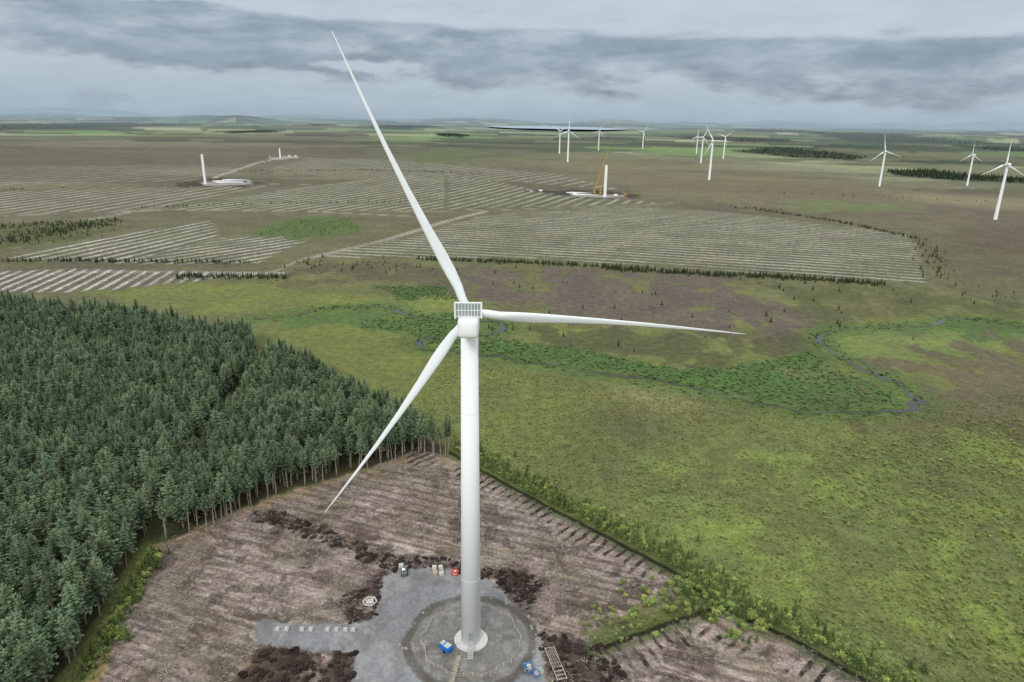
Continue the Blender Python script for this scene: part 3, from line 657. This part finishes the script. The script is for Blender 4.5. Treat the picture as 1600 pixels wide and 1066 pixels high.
tw=part('tower',tower_mesh(TOP,2.35,1.75,True,56),M_white,wt);flat_smooth(tw)
na_o=obj('nacelle',nm,wt,(0,0,TOP))
b=B()
for x in np.linspace(-2.4,2.4,9): b.box((x,-7.3,5.35),(.13,.12,2.6))
for z in(4.05,5.35,6.65): b.box((0,-7.16,z),(5.1,.12,.14))
for x in(-2.55,2.55):
    b.box((x,-7.2,5.3),(.26,.5,3.0));b.cyl((x,-7,4.2),(x*.75,-4.2,3.9),.08,.08,6)
b.box((0,-7.2,6.88),(5.3,.5,.14));b.cyl((-1.5,-5,3.9),(-1.5,-5,5.4),.05,.05,6);b.cyl((1.5,-5,3.9),(1.5,-5,5.4),.05,.05,6)
part('cooler_frame',b,M_white,na_o)
b=B();b.box((0,-7.0,5.35),(4.8,.14,2.3));part('radiator_panel',b,simple('pale_radiator_mesh',(.36,.40,.41),.5,.1),na_o)
b=B();
for x in(-1.2,1.2): b.box((x,-3,3.98),(1.0,1.4,.14))
part('roof_hatch',b,M_grey,na_o)
hb=obj('rotor_hub',hm,wt,(0,5.4,HUB),(math.radians(0.3),0,0))
for t in(-25.2,94.4,215.0): obj('blade',bm,hb,rot=(0,math.radians(t),0))
b=B();b.cyl((0,0,0),(0,0,.3),4.0,4.0,48);b.cyl((0,0,.3),(0,0,.55),3.1,2.9,48);part('concrete_plinth',b,simple('pale_concrete',(.6,.59,.56),.9,.1,1),wt)
b=B();b.box((0,-2.36,3.1),(1.0,.16,2.2),0,.03);part('tower_door',b,M_grey,wt)
b=B()
for i in range(10): b.box((0,-2.75-.38*i,1.9-.19*i),(1.1,.34,.06))
for x in(-.58,.58):
    b.cyl((x,-2.5,1.95),(x,-6.6,.0),.06,.06,6);b.cyl((x,-2.5,3.0),(x,-6.6,1.0),.035,.035,6)
    for i in range(6): b.cyl((x,-2.6-.78*i,1.9-.38*i),(x,-2.6-.78*i,2.95-.38*i),.03,.03,5)
part('access_stair',b,simple('pale_metal_stair',(.5,.5,.47),.5),wt)
tmf=tower_mesh(60,1.9,1.2,False,16).mesh('tower',M_white);bmf=blade_mesh(n=8,cs=1.).mesh('blade',M_white,True)
FT=[(1555,343,264,1,.47),(1374,291,241,-10,.5),(1511,290,246,0,.48),(1108,281,226,-30,.5),(887,253,209,5,.5),(874,240,208,60,.5),(935,235,208,20,.5),(1004,232,208,40,.5),(1095,255,218,25,.5),(1088,240,215,0,.5),(1130,248,217,50,.5)]
for bu,bv,hv,rt_,bs_ in FT:
    x,y=W(bu,bv);z=hz(x,y);dep=proj(x,y,z)[2];h=(bv-hv)/F*dep/math.cos(PITCH);s=h/60.
    e=obj('wind_turbine',None,loc=(x,y,z),rot=(0,0,random.uniform(-.5,.3)));e.scale=(s,)*3
    tag(e,'white three-bladed wind turbine on open moorland','wind turbine','wind turbines on the moor')
    o=obj('tower',tmf,e);no_=obj('nacelle',nm,e,(0,0,59.2));no_.scale=(.7,.6,.7)
    hb2=obj('rotor_hub',hm,e,(0,3.6,60.5));hb2.scale=(.72,)*3
    for k in range(3):
        q=obj('blade',bmf,hb2,rot=(0,math.radians(rt_+120*k),0));q.scale=(.8,.8,bs_/.72)
for (u,v0,v1,rr,lab) in [(321,288,245,2.3,'unfinished white tower section beside parked blades'),(945,308,262,2.5,'unfinished white tower beside yellow cranes'),(438,247,233,2.3,'short unfinished white tower stub on moor')]:
    x,y=W(u,v0);dep=proj(x,y)[2];h=(v0-v1)/F*dep/math.cos(PITCH)
    e=obj('tower_under_construction',None,loc=(x,y,hz(x,y)));tag(e,lab,'tower',group='towers under construction')
    b=B();b.cyl((0,0,.6),(0,0,h),rr,rr*.9,20);b.cyl((0,0,h*.5-.1),(0,0,h*.5+.1),rr+.05,rr+.05,20);part('tower_shell',b,M_white,e)
    b=B();b.cyl((0,0,0),(0,0,.6),rr+2,rr+1.6,20);part('foundation',b,M_conc,e)
def crane(uv,tipuv,rz,lab):
    x,y=W(*uv);dep=proj(x,y)[2];h=(uv[1]-tipuv[1])/F*dep/math.cos(PITCH);dx=(tipuv[0]-uv[0])/F*dep
    e=obj('crane',None,loc=(x,y,hz(x,y)));tag(e,lab,'crane',group='cranes on the moor')
    b=B();b.box((0,0,1.0),(3,9,1.2),0,.15);b.box((0,-2,2.6),(3.4,7,2.2),0,.2);b.box((1.5,2,3.0),(1.2,2,2.2),0,.1);part('crane_body',b,M_yel,e)
    b=B()
    for s_ in(-2.4,2.4): b.box((s_,0,.8),(1.1,10,1.6),0,.3)
    part('track',b,M_dark,e)
    b=B();c=Vector((0,2,3));t=Vector((dx,4,h));w=1.1
    for ox,oz in((-w,-w),(w,-w),(w,w),(-w,w)): b.cyl(c+Vector((ox,oz,0)),t+Vector((ox*.4,oz*.4,0)),.26,.16,4)
    nseg=14
    for i in range(nseg):
        a=c.lerp(t,i/nseg);a2=c.lerp(t,(i+1)/nseg);f=w*(1-.6*i/nseg)
        b.cyl(a+Vector((-f,-f,0)),a2+Vector((f,-f,0)),.12,.12,4);b.cyl(a+Vector((f,f,0)),a2+Vector((-f,f,0)),.12,.12,4)
    part('lattice_boom',b,M_yel,e)
    b=B();b.cyl(t,(t.x+2,t.y,h*.55),.08,.08,4);b.box((t.x+2,t.y,h*.55),(.8,.8,1.6));part('hoist_cable',b,M_dark,e)
crane((928,303),(948,238),0,'yellow crawler crane with tall lattice boom')
crane((938,304),(945,262),0,'yellow crane with shorter boom raised')
for i,(u,v,rz,l) in enumerate([(355,285,.1,1.),(360,287,.02,1.),(368,283,.15,.9),(905,303,-.05,.8),(915,306,-.12,.8)]):
    x,y=W(u,v);o=obj('stored_blade',bmf,loc=(x-29*l,y,1.6),rot=(0,math.radians(90),rz));o.scale=(1.1,1.3,l)
    tag(o,'white turbine blade lying on the ground','turbine blade','turbine blades stored on the ground')
def cabin(uv,rz,mat,lab,d=(2.4,6,2.6)):
    e=thing('site_cabin',uv,lab,'cabin',rz,'site cabins and containers')
    b=B();b.box((0,0,d[2]/2+.2),d,0,.06);part('cabin_body',b,mat,e)
    b=B();b.box((d[0]/2+.02,d[1]*.2,1.3),(.05,.9,2));part('door',b,M_grey,e)
    b=B();
    for y in(-2,-.4): b.box((d[0]/2+.02,y,1.7),(.05,1.0,.8))
    part('window',b,M_glass,e)
for uv,rz,mt,lb in [((422,245),.4,M_white,'white site cabin on the moor track'),((452,245),1.3,M_white,'white site cabin on the moor track'),((462,244),1.5,M_white,'white site cabin on the moor track'),((845,299),1.2,M_white,'white container beside the construction pad'),((898,304),1.4,M_white,'white container beside the construction pad'),((962,306),1.4,M_white,'white container beside the construction pad'),((383,285),1.5,M_blue,'blue container beside the unfinished tower'),((830,300),1.4,M_conc,'grey container beside the construction pad')]: cabin(uv,rz,mt,lb)
def digger(uv,rz,lab):
    e=thing('excavator',uv,lab,'excavator',rz,'excavators on the construction pad',1.3)
    b=B();b.box((0,0,1.9),(2.6,3.4,1.2),0,.15);b.box((-.7,1,2.9),(1.1,1.5,1.4),0,.1);part('cab_body',b,M_yel,e)
    b=B()
    for s_ in(-1.1,1.1): b.box((s_,0,.55),(.6,4,1.0),0,.25)
    part('track',b,M_dark,e)
    b=B();b.cyl((.4,1.5,2.2),(.4,5,5),.3,.25,6);b.cyl((.4,5,5),(.4,7,2),.22,.18,6);b.box((.4,7,1.2),(1.2,1,1.3),0,.1);part('digging_arm',b,M_yel,e)
digger((978,307),1.2,'yellow excavator on the construction pad');digger((98,293),.5,'yellow excavator working on the moor')
# ------------------------------------------------------------ pad furniture
def pad_fence():
    b=B();br=B();n_=34
    def pt(i,r=11.6): a=math.radians(-75+i*330/n_);return (math.cos(a+1.2)*r*(1+.04*math.sin(i*1.7)),math.sin(a+1.2)*r*(1+.04*math.sin(i*1.7)),0)
    e=obj('rope_fence',None,loc=(TX,TY,0));tag(e,'low post and rail fence circling the turbine base','fence')
    for i in range(n_+1):
        p=pt(i);b.cyl(p,(p[0],p[1],1.1),.08,.08,6)
        if i<n_:
            q=pt(i+1)
            for z in(.5,1.0): br.cyl((p[0],p[1],z),(q[0],q[1],z),.05,.05,4)
    part('post',b,M_bag,e);part('rail',br,M_wood,e)
pad_fence()
b=B();e=thing('boardwalk',(711,1048),'narrow slatted timber walkway on gravel','walkway',math.radians(-8))
for i in range(18): b.box((0,-4.2+i*.5,.12),(1.0,.34,.06))
for x in(-.48,.48): b.box((x,0,.06),(.08,9,.06))
part('deck',b,M_wood,e)
b=B()
for x in(-.55,.55):
    for i in range(5): b.cyl((x,-4+i*2,.1),(x,-4+i*2,1),.03,.03,5)
    b.cyl((x,-4.2,1),(x,4.2,1),.03,.03,5)
part('handrail',b,M_wood,e)
e=thing('generator',(697,1016),'bright blue generator trailer with white top','generator',.9,s=.88)
b=B();b.box((0,0,1.15),(2.1,3.6,1.5),0,.12);part('canopy',b,M_blue,e)
b=B();b.box((0,-.6,1.97),(1.7,1.6,.14),0,.04);b.box((0,1.1,1.97),(1.4,1.0,.14),0,.04);part('roof_panel',b,M_bag,e)
for s_ in(-1,1):
    b=B();b.cyl((s_*1.08,-.3,.38),(s_*1.3,-.3,.38),.38,.38,16);part('wheel',b,M_dark,e)
b=B();b.cyl((0,1.8,.5),(0,3.2,.45),.06,.06,6);b.cyl((0,3.0,.45),(0,3.0,0),.05,.05,6);part('drawbar',b,M_grey,e)
e=thing('skip',(826,1048),'blue metal skip holding wrapped rubbish','skip',.3,s=.75)
b=B()
b.add([(-1.1,-1.3,0),(1.1,-1.3,0),(1.1,1.3,0),(-1.1,1.3,0),(-1.3,-2,1.4),(1.3,-2,1.4),(1.3,2,1.4),(-1.3,2,1.4),(-1.2,-1.9,1.4),(1.2,-1.9,1.4),(1.2,1.9,1.4),(-1.2,1.9,1.4),(-1,-1.2,.3),(1,-1.2,.3),(1,1.2,.3),(-1,1.2,.3)],[(3,2,1,0),(0,1,5,4),(1,2,6,5),(2,3,7,6),(3,0,4,7),(4,5,9,8),(5,6,10,9),(6,7,11,10),(7,4,8,11),(8,9,13,12),(9,10,14,13),(10,11,15,14),(11,8,12,15),(12,13,14,15)])
part('skip_body',b,M_bluel,e);b=bush(5,60,1.3,1.7,.4);part('rubbish',b,M_bag,e)
for uv,m_,l in [((838,1056),M_bluel,'blue lidded plastic storage crate'),((845,1050),M_bag,'pale lidded storage crate on gravel')]:
    e=thing('storage_crate',uv,l,'crate',.5,'crates by the skip',.85);b=B();b.box((0,0,.45),(1.1,1.5,.9),0,.06);part('crate_body',b,m_,e);b=B();b.box((0,0,.95),(1.2,1.6,.1),0,.03);part('lid',b,M_grey,e)
e=thing('flatbed_trailer',(868,1040),'long flatbed trailer with timber and scrap','trailer',math.radians(14))
b=B()
for x in(-1.1,1.1): b.box((x,0,.75),(.18,10,.25))
for i in range(9): b.box((0,-4.8+i*1.2,.75),(2.0,.16,.2))
part('bed_frame',b,M_wood,e)
b=B()
for i in range(4): b.box((-.75+.5*i,1+.3*i,1.0),(.28,5.5,.2),.03*i)
part('timber_load',b,simple('grey_brown_timber',(.22,.19,.16),.9,.3,2),e)
for yy in(-3.4,-2.3):
    for s_ in(-1,1):
        b=B();b.cyl((s_*.85,yy,.42),(s_*1.2,yy,.42),.42,.42,14);part('wheel',b,M_dark,e)
e=thing('telehandler',(632,897),'small dark and white site loader on gravel','vehicle',.15,s=.7)
b=B();b.box((0,0,1.0),(1.9,4.0,.9),0,.15);part('chassis',b,M_rad,e)
b=B();b.box((-.3,-.3,2.0),(1.2,1.6,1.3),0,.2);part('cab',b,M_white,e)
b=B();b.box((-.3,-1.12,2.1),(1.0,.04,.7));b.box((.31,-.3,2.1),(.04,1.2,.7));part('cab_window',b,M_glass,e)
b=B();b.cyl((.6,-1.8,1.7),(.6,3.4,1.3),.18,.14,8);b.box((.6,3.5,.9),(1.6,.15,.9));part('lifting_arm',b,M_grey,e)
for s_ in(-1,1):
    for yy in(-1.3,1.3):
        b=B();b.cyl((s_*.95,yy,.5),(s_*1.3,yy,.5),.5,.5,16);part('wheel',b,M_dark,e)
def pallet(uv,rz,load,lab):
    e=thing('loaded_pallet',uv,lab,'pallet',rz,'loaded pallets at the pad edge',.8);b=B()
    for i in range(6): b.box((-.75+.3*i,0,.22),(.22,1.6,.04))
    for y in(-.7,0,.7): b.box((0,y,.1),(1.7,.12,.18))
    part('pallet',b,M_wood,e);b=B()
    for k in range(3): b.box((random.uniform(-.08,.08),random.uniform(-.08,.08),.44+.4*k),(1.5,1.4,.36),0,.1)
    part('load',b,load,e)
for uv,rz,ld,lb in [((679,890),.1,M_bag,'wooden pallet stacked with pale sacks'),((689,890),.2,M_bag,'wooden pallet stacked with pale sacks'),((680,898),.0,M_wood,'wooden pallet stacked with brown boards'),((690,899),.3,M_bag,'wooden pallet stacked with pale sacks'),((627,887),.2,M_bag,'wooden pallet stacked with pale sacks')]: pallet(uv,rz,ld,lb)
e=thing('cable_reel',(711,897),'red and white cable reel lying at pad edge','cable reel',s=.85)
b=B();b.cyl((0,0,0),(0,0,.12),1.2,1.2,24);b.cyl((0,0,1.0),(0,0,1.12),1.2,1.2,24);part('flange',b,M_red,e)
b=B();b.cyl((0,0,.12),(0,0,1.0),.8,.8,24);b.cyl((0,0,1.12),(0,0,1.16),.45,.45,16);part('wound_cable',b,M_bag,e)
for u in(434,448,472,486,512,526,540,552):
    e=thing('concrete_footing_block',(u,984+(u-430)*.01),'pale stepped concrete block on gravel strip','concrete block',random.uniform(-.1,.1),'concrete blocks on the gravel strip',.8)
    b=B();b.box((0,0,.3),(1.3,1.6,.6),0,.05);part('block_base',b,M_conc,e);b=B();b.box((0,0,.75),(.8,.9,.3),0,.05);b.cyl((0,0,.9),(0,0,1.2),.08,.08,8);part('block_top',b,M_bag,e)
e=thing('hexagonal_frame',(578,941),'off-white hexagonal template frame on bare peat','metal frame',s=.9)
b=B()
for i in range(6):
    a=math.pi/3*i;a2=a+math.pi/3;b.cyl((2*math.cos(a),2*math.sin(a),.3),(2*math.cos(a2),2*math.sin(a2),.3),.2,.2,6)
part('rim',b,M_bag,e);b=B()
for i in range(3):
    a=math.pi/3*i;b.cyl((2*math.cos(a),2*math.sin(a),.3),(-2*math.cos(a),-2*math.sin(a),.3+.01*i),.1,.1,6)
b.box((0,0,.3),(2.2,2.0,.2),.3,.05);part('spoke',b,M_conc,e)
M_rock=simple('stone',(.3,.29,.27),.9,.3,2)
for i in range(26):
    a=math.radians(rng.uniform(-60,240));r=rng.uniform(15,17);b=B();b.cyl((0,0,-.05),(.05,0,.5),.5,.28,7)
    o=obj('boulder',b.mesh('boulder',M_rock),loc=(TX+r*math.cos(a),TY+r*math.sin(a),0),rot=(0,0,a));s=rng.uniform(.4,1.2);o.scale=(s,s*rng.uniform(.6,1.2),s*.8)
    tag(o,'small grey boulder at the edge of gravel','rock','boulders round the gravel pad')
# ------------------------------------------------------------ sky, light
w=bpy.data.worlds.new("World");scn.world=w;w.use_nodes=True;nt=w.node_tree;nt.nodes.clear();L=nt.links.new
out=N(nt,'ShaderNodeOutputWorld');bgc=N(nt,'ShaderNodeBackground');bgs=N(nt,'ShaderNodeBackground');mxs=N(nt,'ShaderNodeMixShader')
SE,SR=math.radians(36),math.radians(-160)
sky=N(nt,'ShaderNodeTexSky');sky.sky_type='NISHITA';sky.sun_disc=False;sky.sun_elevation=SE;sky.sun_rotation=SR
L(sky.outputs[0],bgs.inputs[0]);bgs.inputs[1].default_value=.08
tc=N(nt,'ShaderNodeTexCoord');sx=N(nt,'ShaderNodeSeparateXYZ');L(tc.outputs['Generated'],sx.inputs[0])
az=math_('ARCTAN2',sx.outputs[0],sx.outputs[1]);el=math_('ARCSINE',sx.outputs[2])
def cn(sa_,se,det,seed,ro=.55,dist=0):
    c=N(nt,'ShaderNodeCombineXYZ');L(math_('MULTIPLY',az,sa_),c.inputs[0]);L(math_('MULTIPLY',el,se),c.inputs[1]);c.inputs[2].default_value=seed
    o=N(nt,'ShaderNodeTexNoise');o.inputs['Scale'].default_value=1;o.inputs['Detail'].default_value=det;o.inputs['Roughness'].default_value=ro;o.inputs['Distortion'].default_value=dist;L(c.outputs[0],o.inputs['Vector']);return o.outputs['Fac']
D1=cn(7,24,6,3.1,.55,.15);D2=cn(5,60,4,8.2,.6,.2);D3=cn(11,42,5,1.7,.58,.2);D4=cn(26,90,4,4.4,.6)
els=math_('ADD',el,math_('MULTIPLY',az,.028))
els=math_('ADD',els,math_('MULTIPLY',math_('SUBTRACT',D1,.5),.05))
els=math_('ADD',els,math_('MULTIPLY',math_('SUBTRACT',D4,.5),.012))
bias=math_('MULTIPLY',mrange(els,.026,.07,0,1),mrange(els,.124,.108,0,1))
def ell(a0,e0,ra,re):
    dx=math_('DIVIDE',math_('SUBTRACT',az,a0),ra);dy=math_('DIVIDE',math_('SUBTRACT',el,e0),re)
    d=math_('SQRT',math_('ADD',math_('MULTIPLY',dx,dx),math_('MULTIPLY',dy,dy)))
    return mrange(math_('ADD',d,math_('MULTIPLY',math_('SUBTRACT',D4,.5),1.8)),.2,1.4,1,0)
dens=math_('ADD',math_('ADD',math_('MULTIPLY',bias,.34),D1),math_('MULTIPLY',math_('SUBTRACT',D4,.5),.16))
dens=math_('SUBTRACT',dens,math_('MULTIPLY',ell(-.20,.066,.08,.008),.32))
dens=math_('ADD',dens,math_('MULTIPLY',ell(.55,.090,.075,.006),.2))
dens=math_('ADD',dens,math_('MULTIPLY',ell(-.58,.125,.16,.006),.2))
dens=math_('ADD',dens,math_('MULTIPLY',ell(-.42,.128,.04,.010),.16))
m1=mrange(dens,.56,.88,0,1);m2=math_('MULTIPLY',mrange(D2,.5,.7,0,1),.13)
mm=math_('MAXIMUM',m1,m2)
def ramp(stops,v):
    c=N(nt,'ShaderNodeValToRGB');L(v,c.inputs[0]);e_=c.color_ramp
    e_.elements[0].position=stops[0][0];e_.elements[0].color=(*stops[0][1],1);e_.elements[1].position=stops[-1][0];e_.elements[1].color=(*stops[-1][1],1)
    for p,cc in stops[1:-1]: q=e_.elements.new(p);q.color=(*cc,1)
    return c.outputs[0]
br=ramp([(0,S(162,180,196)),(.012/.6,S(170,187,202)),(.03/.6,S(176,193,206)),(.06/.6,S(184,199,210)),(.10/.6,S(192,206,216)),(.14/.6,S(192,206,217)),(.3/.6,S(212,220,226)),(1,S(250,253,255)*1.18)],math_('DIVIDE',el,.6))
dk=ramp([(.3,S(132,147,163)),(.5,S(146,161,176)),(.7,S(162,176,189))],D3)
mix=N(nt,'ShaderNodeMix',data_type='RGBA');L(math_('MULTIPLY',mm,mrange(el,.2,.6,.95,.3)),mix.inputs[0]);L(br,mix.inputs[6]);L(dk,mix.inputs[7])
vs=N(nt,'ShaderNodeVectorMath',operation='SCALE');L(mix.outputs[2],vs.inputs[0]);L(mrange(D3,.3,.7,.96,1.05),vs.inputs['Scale'])
L(vs.outputs[0],bgc.inputs[0]);bgc.inputs[1].default_value=1.0
mxs.inputs[0].default_value=.93;L(bgs.outputs[0],mxs.inputs[1]);L(bgc.outputs[0],mxs.inputs[2]);L(mxs.outputs[0],out.inputs[0])
sl=bpy.data.lights.new('sun','SUN');sl.energy=1.5;sl.angle=math.radians(14);sl.color=(1,.98,.95);so=obj('sun',sl)
dv=Vector((math.sin(SR)*math.cos(SE),math.cos(SR)*math.cos(SE),math.sin(SE)));so.rotation_euler=dv.to_track_quat('Z','Y').to_euler()
print('trees',len(T),'verts',n)
